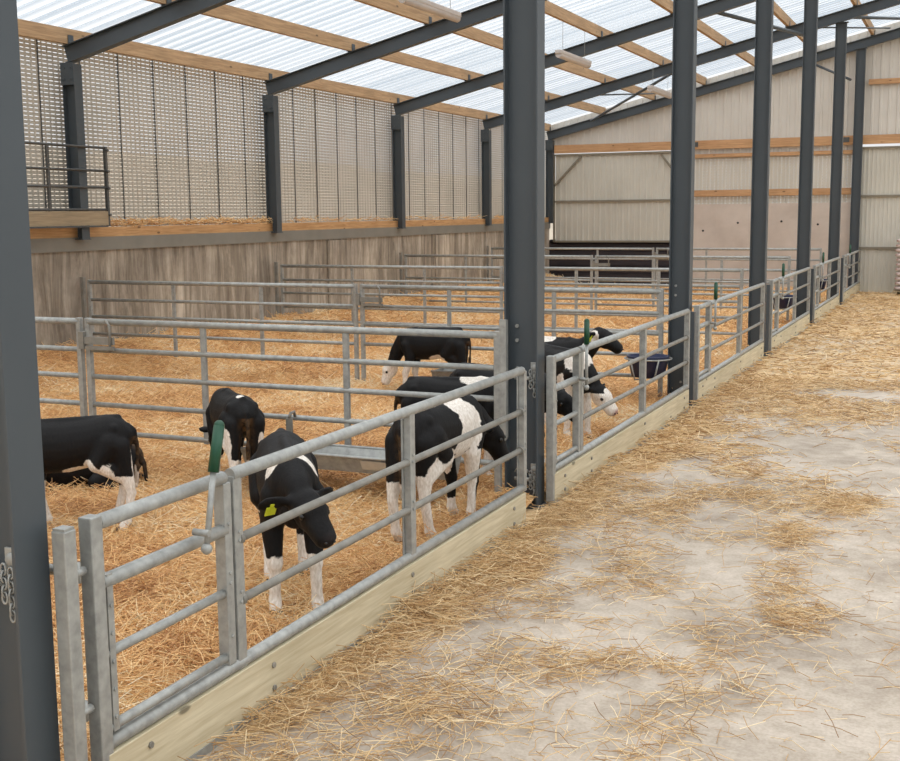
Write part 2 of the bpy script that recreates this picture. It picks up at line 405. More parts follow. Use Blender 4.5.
# ------------------------------------------------------------------ steel frame
COLX = [-.16, -.158, -.14, -.11, -.09, -.065, -.045]
zr = lambda x: 4.02 + .24 * (x - XW)           # underside of the rafters
def ibeam(mb, p0, p1, web_dir, depth, width, tf=.012, tw=.009):
    """I section between two points; web_dir = direction of the section depth"""
    p0 = Vector(p0); p1 = Vector(p1); d = (p1 - p0).normalized(); a = Vector(web_dir); a = (a - d * a.dot(d)).normalized(); b = d.cross(a)
    def slab(ac, at, bt):
        vs = [p + a * (ac + sa * at / 2) + b * sb * bt / 2 for p in (p0, p1) for sa in (-1, 1) for sb in (-1, 1)]
        mb.add(vs, [(0, 1, 3, 2), (4, 6, 7, 5), (0, 4, 5, 1), (2, 3, 7, 6), (0, 2, 6, 4), (1, 5, 7, 3)])
    slab(depth / 2 - tf / 2, tf, width); slab(-depth / 2 + tf / 2, tf, width); slab(0, depth - 2 * tf, tw)
def bolt_parts(parent, pts, r=.014, ax=(0, -1, 0), h=.012, mat='galv_dull', name='bolt'):
    for p in pts:
        q = MB(); bolts(q, [p], r, ax, h); q.build(name, M[mat], parent)
ords = ['nearest the camera, cut by the left edge of the photo', 'with calves behind it, widest in the middle of the photo', 'third along the pen front, beside the navy bucket',
        'fourth along the pen front', 'fifth along the pen front', 'sixth along the pen front, last but one before the gable', 'against the gable end at the corner of the passage']
def bolts(mb, pts, r=.014, ax=(0, -1, 0), h=.012):
    for p in pts:
        p = Vector(p); mb.tube([p, p + Vector(ax) * h], r, 6)
for i in range(7):
    cx = COLX[i]; cy = -.09 if i == 0 else (28.6 if i == 6 else 4.8 * i + .07)
    t = thing('steel_column', (cx, cy, 0), 'dark grey steel column ' + ords[i], 'column')
    b = MB(); ibeam(b, (0, 0, .012), (0, 0, zr(cx) - .012), (1, 0, 0), .245 if i < 2 else .22, .15); b.build('shaft', M['steel'], t)
    b = MB(); b.box(-.15, .15, -.1, .1, 0, .014); b.build('base_plate', M['steel'], t)
    b = MB(); b.box(-.14, .14, -.075, .075, zr(cx) - .012, zr(cx)); b.build('cap_plate', M['steel'], t)
    if i < 3:
        bolt_parts(t, [(-.05, -.005, z) for z in (1.28, 1.18)] + [(.02, -.005, .25)], mat='galv')
lords = ['behind the stored gate', 'second from the stored gate', 'in the middle of the perforated wall', 'beyond the wide middle column', 'in the far left corner of the shed']
for i in range(2, 7):
    y = 4.8 * i + (0 if i < 6 else -.1)
    t = thing('wall_post', (-8.07, y, 1.77), 'dark grey steel post on the concrete wall ' + lords[i - 2], 'column')
    b = MB(); ibeam(b, (0, 0, .012), (0, 0, zr(-8.07) - 1.79), (1, 0, 0), .2, .15); b.build('shaft', M['steel'], t)
    b = MB(); b.box(-.11, .11, -.085, .085, 0, .012); b.build('base_plate', M['steel'], t)
    b = MB(); b.box(-.11, .10, -.085, -.075, zr(-8) - 2.07, zr(-8) - 1.79); bolts(b, [(dx, -.085, zr(-8) - dz) for dx in (-.05, .05) for dz in (1.86, 2.0)]); b.build('haunch_plate', M['steel'], t)
rords = ['over the nearest column, out of the frame', 'over the wide middle column', 'nearest one in the photo, from the first wall post', 'second in the photo, from the second wall post', 'third in the photo', 'last one before the gable', 'sloping along the top of the gable wall']
XR = 8.2
for i in range(1, 7):
    y = 4.8 * i + (0 if i < 6 else -.12)
    t = thing('steel_rafter', (0, y, 0), 'dark grey steel rafter ' + rords[i], 'rafter')
    sl = Vector((1, 0, .24)).normalized()
    b = MB(); ibeam(b, (-8.14, 0, zr(-8.14) + .115), (XR, 0, zr(XR) + .115), (0, 0, 1), .222, .13); b.build('beam', M['steel'], t)
    for x in (-8.1, -6.55, -5.2, -3.87, -2.5, -1.15, .2):
        b = MB(); z = zr(x) + .232; b.box(x - .05 if x > -8 else x - .03, x + .05, -.07, .07, z, z + .006)
        b.box(x + .04, x + .046, -.05, .05, z, z + .12); b.build('purlin_cleat', M['steel'], t)
pw = ['on the eave above the perforated wall', 'second up from the eave', 'third up from the eave', 'fourth up from the eave, carrying the lights', 'fifth up from the eave', 'sixth up from the eave', 'directly over the column line']
for k, x in enumerate((-8.1, -6.55, -5.2, -3.87, -2.5, -1.15, .2, 1.6, 3.0)):
    z = zr(x) + .242
    b = MB(); b.box(-.035, .035, Y0 if k else 0, 28.75, 0, .19)
    o = b.build('roof_purlin', M['purlin']); o.location = (x, 0, z); o.rotation_euler = (0, 0, 0)
    tag(o, 'long timber roof purlin ' + (pw[k] if k < 7 else ('over the passage, lower one' if k == 7 else 'over the passage, upper one')), 'purlin')
# roof sheeting (corrugations run down the slope)
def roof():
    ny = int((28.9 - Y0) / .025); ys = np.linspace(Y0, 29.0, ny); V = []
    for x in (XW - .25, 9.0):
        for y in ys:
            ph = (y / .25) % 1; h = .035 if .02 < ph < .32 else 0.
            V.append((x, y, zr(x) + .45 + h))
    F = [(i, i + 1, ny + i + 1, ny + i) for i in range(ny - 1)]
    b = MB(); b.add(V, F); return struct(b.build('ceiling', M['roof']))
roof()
# steel braces by the gable
def strut(name, a, b_, r, label, flat=False):
    b = MB()
    if flat: b.beam(a, b_, r * 2, r * 2)
    else: b.tube([a, b_], r, 8)
    o = b.build(name, M['steel']); tag(o, label, 'brace'); return o
strut('roof_brace', (-6.85, 28.5, 4.48), (-3.25, 24.1, 5.32), .035, 'thick dark diagonal brace rising from the gable rafter beside the far light')
strut('roof_brace', (-5.7, 24.05, 4.72), (-4.3, 28.55, 5.1), .018, 'thin dark diagonal rod crossing the thick brace beside the far light')
strut('roof_brace', (-1.74, 19.3, 5.6), (-.80, 23.9, 5.72), .04, 'dark tube brace between two rafters left of the fifth column')
strut('roof_brace', (.05, 24.05, 6.05), (1.2, 28.5, 6.55), .035, 'thick dark brace above the gable at the right edge')
strut('roof_brace', (-.53, 24.05, 5.88), (.6, 28.5, 6.38), .018, 'thin dark rod brace above the gable at the right edge')
strut('fly_brace', (-1.1, 28.6, 5.62), (-.2, 27.9, 5.15), .03, 'short dark knee brace low beside the sixth column')

# ------------------------------------------------------------------ left wall
b = MB(); b.box(XW - .25, XW, 0 - 4, 28.8, -.06, 1.62); wl = struct(b.build('wall_left', M['wall']))
# pilaster joints between cast panels
b = MB()
for y in (16.6, 21.4):
    b.box(XW, XW + .025, y - .35, y + .35, 0, 1.6)
b.build('cast_panel', M['wall'], wl)
b = MB(); b.box(XW - .22, XW + .03, -4, 28.8, 1.62, 1.80)
for i in range(0): pass
b.build('fascia', M['fascia'], wl)
b = MB(); b.box(XW - .16, XW + .015, -4, 28.75, 1.80, 1.93); b.build('sill_board', M['rail_wood'], wl)
# perforated cladding: box profile, slots cut by the material, one lap every .78 m
def cladding():
    b = MB(); x0 = XW - .14; y = -.9; j = 0
    while y < 28.7:
        yy = y; e = y + .79; xo = x0 - .006 * (j % 2)
        pts = []; q = y
        while q < e - 1e-4:
            pts += [(q, 0), (q + .065, 0), (q + .074, .005), (q + .102, .005), (q + .111, 0)]; q += .111
        pts = [p for p in pts if p[0] <= e] + [(e, 0)]
        vs = [(xo - d, yv, z) for z in (1.93, 4.32) for yv, d in pts]; m_ = len(pts)
        b.add(vs, [(i, i + 1, m_ + i + 1, m_ + i) for i in range(m_ - 1)])
        y += .777; j += 1
    o = b.build('perforated_cladding', M['perf'], wl)
    b = MB(); y = -.9
    while y < 28.7: b.box(x0 + .002, x0 + .010, y - .008, y + .008, 1.93, 4.3); y += .777
    b.build('lap_strip', M['dark_metal'], wl)
cladding()
# straw caught on the sill
n = 900; yy = np.concatenate([10.2 + RS.rand(700) * 4.2, 15 + RS.rand(250) * 9, 24.9 + RS.rand(250) * 2.5]); n = len(yy)
hh = .09 * fbm(yy * 2, yy * 0, 3) + .01
P = np.stack([XW - .12 + RS.rand(n) * .13, yy, 1.94 + RS.rand(n) * hh], 1)
o = straws('ledge_straw', P, .08 + .14 * RS.rand(n), np.full(n, .008), M['straw'], .25, .01, 1)
tag(o, 'thin heap of straw caught on the timber sill of the left wall', 'straw', kind='stuff')

# ------------------------------------------------------------------ gable wall
GY = 28.8
b = MB()
def ribbed(mb, x0, x1, z0, z1f, y, pitch=.2, d=.018, ztop=None):
    x = x0; pts = []
    while x < x1 - 1e-4:
        for dx, dd in ((0, 0), (pitch * .6, 0), (pitch * .68, d), (pitch * .92, d)):
            if x + dx < x1: pts.append((x + dx, dd))
        x += pitch
    pts.append((x1, 0)); m_ = len(pts)
    vs = [(px, y - dd, z0) for px, dd in pts] + [(px, y - dd, z1f(px)) for px, dd in pts]
    mb.add(vs, [(i, m_ + i, m_ + i + 1, i + 1) for i in range(m_ - 1)])
rt = lambda x: zr(x) + .40
ribbed(b, XW, 9.0, 3.72, rt, GY)
wb = struct(b.build('wall_back', M['sheet']))
# thick outer skin so the gable has depth
b = MB(); b.add([(XW, GY + .06, 3.72), (9, GY + .06, 3.72), (9, GY + .06, rt(9)), (XW, GY + .06, rt(XW))], [(0, 1, 2, 3)]); b.build('outer_skin', M['sheet'], wb)
b = MB(); b.box(-7.95, 9, GY - .1, GY - .02, 3.66, 3.88); b.build('timber_rail', M['rail_wood_x'], wb)
b = MB(); b.box(-4.3, -.1, GY - .1, GY - .02, 3.44, 3.53); b.build('timber_rail', M['rail_wood_x'], wb)
b = MB(); b.box(.15, 9, GY - .1, GY - .02, 5.10, 5.22); b.build('timber_rail', M['rail_wood_x'], wb)
b = MB(); ribbed(b, -4.3, -.1, 3.5, lambda x: 3.75, GY, .2); b.build('sheet_strip', M['sheet'], wb)
b = MB(); ribbed(b, -4.3, -.1, 2.2, lambda x: 3.5, GY, .2, .02); b.build('perforated_cladding', M['perf_x'], wb)
b = MB(); b.box(-4.25, -.1, GY - .1, GY - .025, 2.44, 2.60); b.build('timber_rail', M['rail_wood_x'], wb)
b = MB(); b.box(-4.35, -.05, GY - .06, GY + .15, 0, 2.24); pc = b.build('concrete_panel', M['panel_conc'], wb)
bolt_parts(pc, [(x, GY - .06, z) for x, z in ((-3.85, 1.55), (-2.95, 1.75), (-1.85, 1.78), (-.95, 1.7))], .03, (0, -1, 0), .01, 'hole_shade', 'bolt_hole')  # dark raised discs, the shade inside the bolt holes put in as colour
b = MB(); b.box(-3.55, -3.5, GY - .064, GY - .06, .1, 2.2); b.box(-2.2, -2.19, GY - .064, GY - .06, .1, 2.2); b.build('panel_joint', M['panel_conc'], pc)
for x in (-4.1, -.35):
    b = MB(); b.box(x - .09, x + .09, GY - .12, GY - .1, 3.72, 3.84); b.build('rail_joiner', M['dark_metal'], wb)
# sliding door over the dark opening
dd = struct(thing('door_1', (0, 0, 0), '', '')); del dd['label']; del dd['category']
b = MB(); ribbed(b, -7.93, -4.35, 1.27, lambda x: 3.63, GY - .03, .16, .016); b.build('door_sheet', M['door_sheet'], dd)
b = MB(); y = GY - .07
for (a, c) in (((-7.96, 1.25), (-7.96, 3.6)), ((-4.38, 1.25), (-4.38, 3.6)), ((-7.96, 3.615), (-4.38, 3.615)), ((-7.96, 1.27), (-4.38, 1.27)), ((-7.96, 2.36), (-4.38, 2.36)), ((-7.96, 2.78), (-7.2, 3.56)), ((-4.38, 2.78), (-5.0, 3.56))):
    b.beam((a[0], y, a[1]), (c[0], y, c[1]), .05, .05, (0, 1, 0))
b.build('door_frame', M['frame_metal'], dd)
# dark opening below: recess lined and filled with dark-coloured panels
b = MB(); b.box(-8.1, -4.36, GY + .55, GY + .6, 0, 1.3); b.box(-8.12, -8.08, GY, GY + .6, 0, 1.3); b.box(-8.1, -4.36, GY, GY + .6, 1.28, 1.32)
b.build('recess_lining', M['dark_infill'], dd)
b = MB()
for j in range(6): b.box(-8.08, -4.37, GY + .0, GY + .03, .02 + j * .2, .2 + j * .2)
b.build('infill_panel', M['dark_infill'], dd)
# passage door at the right
d2 = struct(thing('door_2', (0, 0, 0), '', '')); del d2['label']; del d2['category']
b = MB(); ribbed(b, .03, 5.0, 0.0, lambda x: 3.56, GY - .03, .1, .014); b.build('door_sheet', M['door_sheet'], d2)
b = MB()
for z in (1.11, 2.39, 3.57): b.beam((.03, GY - .07, z), (5, GY - .07, z), .05, .05, (0, 1, 0))
b.beam((4.98, GY - .07, 0), (4.98, GY - .07, 3.6), .05, .05, (0, 1, 0)); b.build('door_frame', M['frame_metal'], d2)
b = MB(); b.box(5, 9, GY - .02, GY + .15, 0, 3.72); b.build('concrete_panel', M['panel_conc'], wb)

# ------------------------------------------------------------------ cross fences between the pens
ZR = (.31, .54, .77, .99, 1.22)
def cross_gate(name, xa, xb, ups, loc, label, latch=True):
    t = thing(name, loc, label, 'pen gate')
    for k, z in enumerate(ZR):
        b = MB(); r = .027 if k == 4 else .021; b.tube([(xa, 0, z), (xb, 0, z)], r, 10); b.build('rail', M['galv'], t)
    for x in ups:
        b = MB(); b.beam((x, 0, ZR[0] - .03), (x, 0, ZR[-1] - .02), .045, .03, (0, 1, 0)); b.build('upright', M['galv'], t, bevel=.003)
    for x in (xa, xb):
        b = MB(); b.beam((x, 0, .08), (x, 0, ZR[-1] + .03), .045, .045, (0, 1, 0)); b.build('end_upright', M['galv'], t, bevel=.004)
    if latch:
        x = xa; b = MB(); b.box(x - .05, x + .28, -.05, -.025, 1.04, 1.10); b.box(x + .02, x + .3, -.075, -.05, 1.0, 1.03); b.box(x - .06, x - .01, -.06, .03, 1.0, 1.14)
        b.tube([(x + .26, -.06, .98), (x + .26, -.06, 1.2), (x + .22, -.06, 1.24)], .012, 6); b.build('slam_latch', M['galv_dull'], t)
    return t
where = ['nearest the camera, in front of the first row of calves', 'second from the camera, behind the calves', 'third from the camera', 'fourth from the camera', 'fifth and farthest from the camera']
R0 = cross_gate('pen_gate', -3.90, -.32, (-1.52, -2.78), (0, 4.77, 0), 'long galvanised five-rail gate nearest the camera, ending at the wide column')
# flat end plate of the nearest gate beside the column
for k in range(1, 5):
    dup(R0, (0, 4.8 * k + 4.77, 0), 'long galvanised five-rail gate cross fence ' + ('second', 'third', 'fourth', 'last')[k - 1] + ' from the camera')
b = MB(); b.box(-.30, -.25, -.02, .02, .5, 1.33); b.tube([(-.275, -.02, .5), (-.275, .02, .5)], .025, 12); b.build('end_plate', M['galv'], R0)
L0 = cross_gate('pen_gate', -7.93, -3.99, (-5.3, -6.6), (0, 4.77, 0), 'galvanised five-rail gate between the nearest column and the gate post, left of the latch', False)
for k in range(1, 5):
    dup(L0, (0, 4.8 * k + 4.77, 0), 'galvanised five-rail gate reaching the concrete wall, cross fence ' + ('second', 'third', 'fourth', 'last')[k - 1] + ' from the camera')
def gpost(name, x, y, h, w, label, mat):
    t = thing(name, (x, y, 0), label, 'post')
    b = MB(); b.box(-w / 2, w / 2, -w / 2, w / 2, 0, h); b.build('post', M[mat], t, bevel=.004)
    b = MB(); b.box(-w / 2 - .004, w / 2 + .004, -w / 2 - .004, w / 2 + .004, h, h + .012); b.build('cap', M[mat], t); return t
q0 = gpost('wall_bracket_post', -8.04, 4.77, 1.27, .05, 'dull grey hinge post against the concrete wall, hidden left of the frame', 'galv_dull')
for k in range(1, 5):
    dup(q0, (-8.04, 4.8 * k + 4.77, 0), 'dull grey hinge post against the concrete wall, ' + ('second', 'third', 'fourth', 'fifth')[k - 1] + ' from the camera')

# ------------------------------------------------------------------ pen front: gates along the passage
def lever(t, y, leaning, z0=.83):
    if leaning: pts = [(.085, y - .30, z0 + .0), (.085, y - .24, z0 + .28)]; g0, g1 = pts[1], (.085, y - .19, z0 + .45)
    else: pts = [(.085, y - .1, z0 - .05), (.085, y - .1, z0 + .27)]; g0, g1 = pts[1], (.085, y - .1, z0 + .44)
    b = MB(); b.tube(pts, .012, 8); b.ball(pts[0], .022); b.tube([(.03, pts[0][1], pts[0][2] + .06), (.1, pts[0][1], pts[0][2] + .06)], .014, 8)
    lv = b.build('lever', M['galv'], t)
    b = MB(); b.tube([g0, g1], .021, 12); b.ball(g1, .021, 12, 6); b.build('grip', M['green'], lv, 'dark green grip'); return lv
def chain(b, p, n, r=.016, dz=-.026, dy=.0):
    for k in range(n):
        c = Vector(p) + Vector((0, dy * k, dz * k)); pts = []
        for a in range(10):
            t = 2 * math.pi * a / 10; u = math.cos(t) * r * .7; w = math.sin(t) * r * 1.25
            pts.append(c + (Vector((0, u, w)) if k % 2 else Vector((u, 0, w))))
        b.tube(pts, .0042, 5, closed=True)
def front(y0, L, label, lean=False, door=.83, big=False):
    t = thing('front_gate', (.03, y0, 0), label, 'gate')
    # base coordinates: x=0 centre line, y along the gate
    zt = 1.045; d = door
    if big: d = .83
    e = L
    b = MB(); b.tube([(0, .03, .262), (0, e - .01, .262)], .026, 12); b.build('bottom_rail', M['galv'], t)
    b = MB(); b.tube([(0, d + .02, zt), (0, e - .02, zt)], .027, 12); b.build('top_rail', M['galv'], t)
    for z in (.52, .775):
        b = MB(); b.tube([(0, d + .05, z), (0, e - .03, z)], .019, 10)
        for y in (d + .07, e - .05): b.tube([(0, y - .012, z), (0, y + .012, z)], .027, 10)
        b.build('middle_rail', M['galv_dull'], t)
    b = MB(); b.box(-.012, .03, .03, e - .02, .03, .235); kb = b.build('kick_board', M['board'], t, bevel=.003)
    bolt_parts(kb, [(.03, y, z) for y in (.25, d + .25, e * .58, e - .25) for z in (.08, .18)], .013, (1, 0, 0), .008)
    b = MB(); b.box(-.02, .036, .03, e - .02, .0, .035); b.build('bottom_angle', M['galv'], t)
    for y, w in ((d + .045, .06), (e * .58 + .05, .06), (e, .05)):
        b = MB(); b.box(-.02, .02, y - w / 2, y + w / 2, .24, zt - .005)
        b.box(-.03, -.02, y - w / 2 - .012, y + w / 2 + .012, .26, zt - .04)
        bolts(b, [(.02, y, z) for z in (.52, .56, .775, .81)], .009, (1, 0, 0), .006)
        b.build('upright', M['galv'], t, bevel=.003)
    # wicket: a small lift-out door at the near end
    wk = MB(); wk.box(-.028, .028, .0, .058, .04, zt + .03); wk = wk.build('wicket', M['galv'], t, bevel=.005)
    b = MB(); b.box(-.022, .018, .075, .105, .30, .86); bolts(b, [(.018, .09, z) for z in (.35, .45, .55, .65, .75)], .008, (1, 0, 0), .006); b.build('hole_strip', M['galv'], wk)
    b = MB(); b.box(-.028, .022, d - .055, d - .005, .285, zt - .02); bolts(b, [(.022, d - .03, z) for z in (.4, .62, .66, .86)], .009, (1, 0, 0), .006); b.build('stile', M['galv'], wk, bevel=.004)
    for z, r in ((1.045, .027), (.835, .026), (.58, .018), (.315, .018)):
        b = MB(); b.tube([(0, .06, z), (0, d - .03, z)], r, 12); b.build('wicket_rail', M['galv'], wk)
    lever(t, d + .03, lean)
    # latch plates and chain at the far end
    return t
fr_l = ['nearest galvanised front gate with pale timber board, its lever leaning back', 'second galvanised front gate, with calves pushing up behind it and grip upright',
        'third galvanised front gate from the camera', 'fourth galvanised front gate from the camera', 'fifth galvanised front gate from the camera', 'last galvanised front gate, reaching the gable wall']
front(.085, 4.235, fr_l[0], True)
f2 = front(0, 4.40, fr_l[1], False, .66); f2.location = (.03, 4.87, 0)
XO = [0, .03, .035, .055, .07, .085]
for k, yy in ((2, 9.66), (3, 14.6), (4, 19.55), (5, 24.6)):
    dup(f2, (XO[k], yy, 0), fr_l[k])
# slim grey posts seen between the front gates
for k, yy in ((2, 9.50), (3, 14.42), (4, 19.35), (5, 24.45)):
    tt = thing('gate_stop', (XO[k], yy, 0), 'slim dark steel gate stop at the ' + ('third', 'fourth', 'fifth', 'sixth')[k - 2] + ' column', 'gate stop')
    b = MB(); b.box(-.03, .02, -.03, .03, 0, 1.02); b.build('post', M['steel'], tt)
# hinge post at the nearest end
t = thing('hinge_post', (.03, -.015, 0), 'short square galvanised hinge post beside the nearest column', 'post')
b = MB(); b.box(-.028, .028, -.028, .028, 0, 1.06); b.build('post', M['galv'], t, bevel=.005)
b = MB(); b.box(-.024, .024, -.024, .024, 1.06, 1.068); b.build('cap', M['galv'], t)
for z in (.9, .42):
    b = MB(); b.tube([(0, .03, z), (0, .085, z)], .016, 8); b.tube([(0, .055, z - .035), (0, .055, z + .035)], .011, 8); b.build('hinge_pin', M['galv'], t)
b = MB()
b.tube([(-.015, .0, .90), (-.045, .055, .90), (-.6, .055, .90)], .018, 10); b.build('stub_rail', M['galv'], t)

# chain latches
def latch(x, y, z, label, face=-1):
    t = thing('chain_latch', (x, y, z), label, 'latch')
    b = MB(); b.box(-.028, .028, -.010, 0, .0, .11); b.ball((0, -.012, .07), .026, 10, 6, (1, .4, 1)); b.build('keeper_plate', M['galv'], t, bevel=.004)
    b = MB(); b.tube([(-.09, -.03, -.06), (-.09, -.03, .06)], .012, 8); b.tube([(-.14, -.03, .0), (-.03, -.03, .0)], .014, 8); b.tube([(-.14, -.03, .05), (-.12, -.03, .075), (-.09, -.03, .07)], .006, 6); b.build('bolt_pin', M['galv'], t)
    b = MB(); chain(b, (.005, -.022, .03), 7, .016, -.024); chain(b, (-.025, -.022, .04), 5, .016, -.024); b.build('chain', M['galv'], t); return t
latch(-.105, -.10, .90, 'galvanised chain latch on the column nearest the camera')
l2 = latch(-.075, 4.855, .92, 'upper chain latch on the wide middle column'); 
latch(-.075, 4.855, .20, 'lower chain latch on the wide middle column, behind the gate end')

# ------------------------------------------------------------------ stored gate on the wall ledge
t = thing('stored_gate', (-7.95, 7.98, 1.94), 'galvanised gate with timber board stored upright on the left wall ledge', 'gate')
for z in (1.03, .73, .51, .22):
    b = MB(); b.tube([(0, -.6, z), (0, 2.05, z)], .017, 8); b.build('rail', M['dark_metal'], t)
b = MB(); b.box(-.02, .02, 2.03, 2.07, .0, 1.05); bolts(b, [(.02, 2.05, z) for z in (.15, .5, .72, 1.0)], .02, (1, 0, 0), .03); b.build('end_upright', M['dark_metal'], t)
for y in (.95,):
    b = MB(); b.box(-.015, .015, y - .02, y + .02, .2, 1.03); b.build('upright', M['dark_metal'], t)
b = MB(); b.box(-.02, .02, -.6, 2.03, .015, .20); b.build('board', M['old_wood'], t)
b = MB(); b.box(-.12, .04, -.5, 2.0, -.01, .012); b.build('bottom_angle', M['dark_metal'], t)

# ------------------------------------------------------------------ troughs, bucket, lights, sacks
def trough(loc, L, label, mat='galv'):
    t = thing('feed_trough', loc, label, 'trough')
    b = MB(); w0, w1, d = .17, .11, .12; th = .006
    prof = [(-w0, d), (-w1, 0), (w1, 0), (w0, d)]; inn = [(w0 - th, d), (w1 - th, th), (-w1 + th, th), (-w0 + th, d)]
    pr = prof + inn; k = len(pr)
    vs = [(x, p[0], p[1]) for x in (-L / 2, L / 2) for p in pr]
    b.add(vs, [(j, (j + 1) % k, k + (j + 1) % k, k + j) for j in range(k)])
    for x in (-L / 2, L / 2): b.add([(x, p[0], p[1]) for p in prof] + [(x + (.006 if x < 0 else -.006), p[0], p[1]) for p in prof], [(0, 1, 2, 3), (7, 6, 5, 4), (0, 3, 7, 4)])
    b.build('basin', M[mat], t)
    b = MB()
    for y in (-w0, w0): b.tube([(-L / 2, y, d), (L / 2, y, d)], .011, 8)
    b.build('rolled_rim', M[mat], t)
    for x in (-L / 2 + .22, L / 2 - .2):
        b = MB(); b.box(x - .025, x + .025, w0 - .01, w0 + .01, .04, .30); b.tube([(x, w0, .30), (x, w0 + .02, .335), (x, w0 + .07, .34), (x, w0 + .085, .30)], .012, 8); b.build('hanging_hook', M['galv_dull'], t)
    return t
tr1 = trough((-1.36, 4.48, .255), 1.62, 'long galvanised feed trough hooked on the nearest cross fence')
b = MB(); b.add([(.18, -.165, .10), (.42, -.165, .10), (.42, -.125, .03), (.18, -.125, .03)], [(0, 3, 2, 1)])
b.add([(.18, -.171, .10), (.42, -.171, .10), (.42, -.131, .03), (.18, -.131, .03)], [(0, 1, 2, 3)]); b.build('sticker', M['paper'], tr1, 'pale rectangular sticker')
dup(tr1, (-2.0, 9.28, .2), 'galvanised feed trough on the second cross fence, right of the far calf')
def bucket(loc, label):
    t = thing('calf_feeder', loc, label, 'feeder')
    b = MB(); n = 20; prof = [(.15, 0), (.19, .2), (.2, .22), (.185, .22), (.14, .012), (0, .012)]
    vs = []
    for r, z in [(0, 0)] + prof[:-1] + [(.001, .012)]:
        for k in range(n):
            a = 2 * math.pi * k / n; vs.append((r * 1.15 * math.cos(a), r * math.sin(a), z))
    m_ = len(prof) + 1; b.add(vs, [(i * n + k, i * n + (k + 1) % n, (i + 1) * n + (k + 1) % n, (i + 1) * n + k) for i in range(m_ - 1) for k in range(n)], True)
    b.build('bucket', M['navy'], t)
    b = MB(); pts = [(.245 * math.cos(a) , .215 * math.sin(a), .19) for a in np.linspace(0, 2 * math.pi, 20)[:-1]]; b.tube(pts, .009, 6, closed=True)
    for a in (-2.2, -.9): b.tube([(.245 * math.cos(a), .215 * math.sin(a), .19), (.17 * math.cos(a), .2 * math.sin(a), -.02), (0, .2, -.04)], .009, 6)
    b.tube([(.12, .2, .19), (.12, .27, .19)], .01, 6); b.tube([(-.12, .2, .19), (-.12, .27, .19)], .01, 6); b.build('cradle', M['galv'], t)
    return t
b1 = bucket((-.33 - .05, 9.27, .35), 'navy plastic feed bucket in a wire cradle beside the third column')
dup(b1, (-.38, 18.85, .35), 'navy plastic feed bucket in a wire cradle beside the fifth column')
dup(b1, (-.36, 23.65, .38), 'small dark feed bucket in a wire cradle beside the sixth column')

def light(y0, L, z, label):
    t = thing('tube_light', (-3.87, y0, z), label, 'light')
    b = MB(); b.box(-.06, .06, 0, L, .03, .10); b.build('housing', M['white_plastic'], t, bevel=.015)
    b = MB(); b.tube([(0, .02, .02), (0, L - .02, .02)], .055, 12); b.build('diffuser', M['white_plastic'], t)
    top = zr(-3.87) + .25 - z
    for y in (.25, L - .25):
        b = MB(); b.tube([(0, y, .1), (0, y, top)], .004, 5); b.build('hanging_wire', M['galv'], t)
    return t
light(10.7, 1.75, 4.66, 'nearest hanging tube light, at the top edge of the photo')
light(16.75, 1.75, 4.68, 'middle hanging tube light, right of the wide column')
light(23.0, 1.9, 4.66, 'farthest hanging tube light, near the gable')

# stack of sacks by the passage door
pal = thing('pallet', (1.40, 28.1, 0), 'timber pallet under the stack of sacks', 'pallet')
for x in (-.4, 0, .4):
    b = MB(); b.box(x - .05, x + .05, -.35, .35, 0, .09); b.build('bearer', M['old_wood'], pal)
b = MB()
for y in (-.3, -.15, 0, .15, .3): b.box(-.45, .45, y - .05, y + .05, .09, .11)
b.build('deck_boards', M['old_wood'], pal)
def sackmesh():
    b = MB(); n = 20; m_ = 8; vs = []
    for i in range(m_ + 1):
        ph = math.pi * i / m_
        for k in range(n):
            a = 2 * math.pi * k / n; f = lambda c, e: math.copysign(abs(c) ** e, c)
            vs.append((.43 * f(math.cos(a), .4) * math.sin(ph) ** .35, .30 * f(math.sin(a), .4) * math.sin(ph) ** .35, .056 * math.cos(ph)))
    b.add(vs, [(i * n + k, (i + 1) * n + k, (i + 1) * n + (k + 1) % n, i * n + (k + 1) % n) for i in range(m_) for k in range(n)], True)
    return b.mesh('feed_sack', M['sack'])
sm = sackmesh()
pos = ['bottom', 'second from the bottom', 'third from the bottom', 'fourth from the bottom', 'fifth from the bottom', 'sixth from the bottom', 'seventh from the bottom', 'fourth from the top', 'third from the top', 'second from the top', 'topmost']
for k in range(11):
    o = bpy.data.objects.new('feed_sack', sm); COL.objects.link(o); o.location = (1.40 + RS.randn() * .012, 28.1 + RS.randn() * .01, .168 + .1135 * k)
    o.rotation_euler = (0, 0, RS.randn() * .02)
    tag(o, 'pale printed feed sack, ' + pos[k] + ' in the stack at the right edge', 'sack', 'stacked feed sacks')
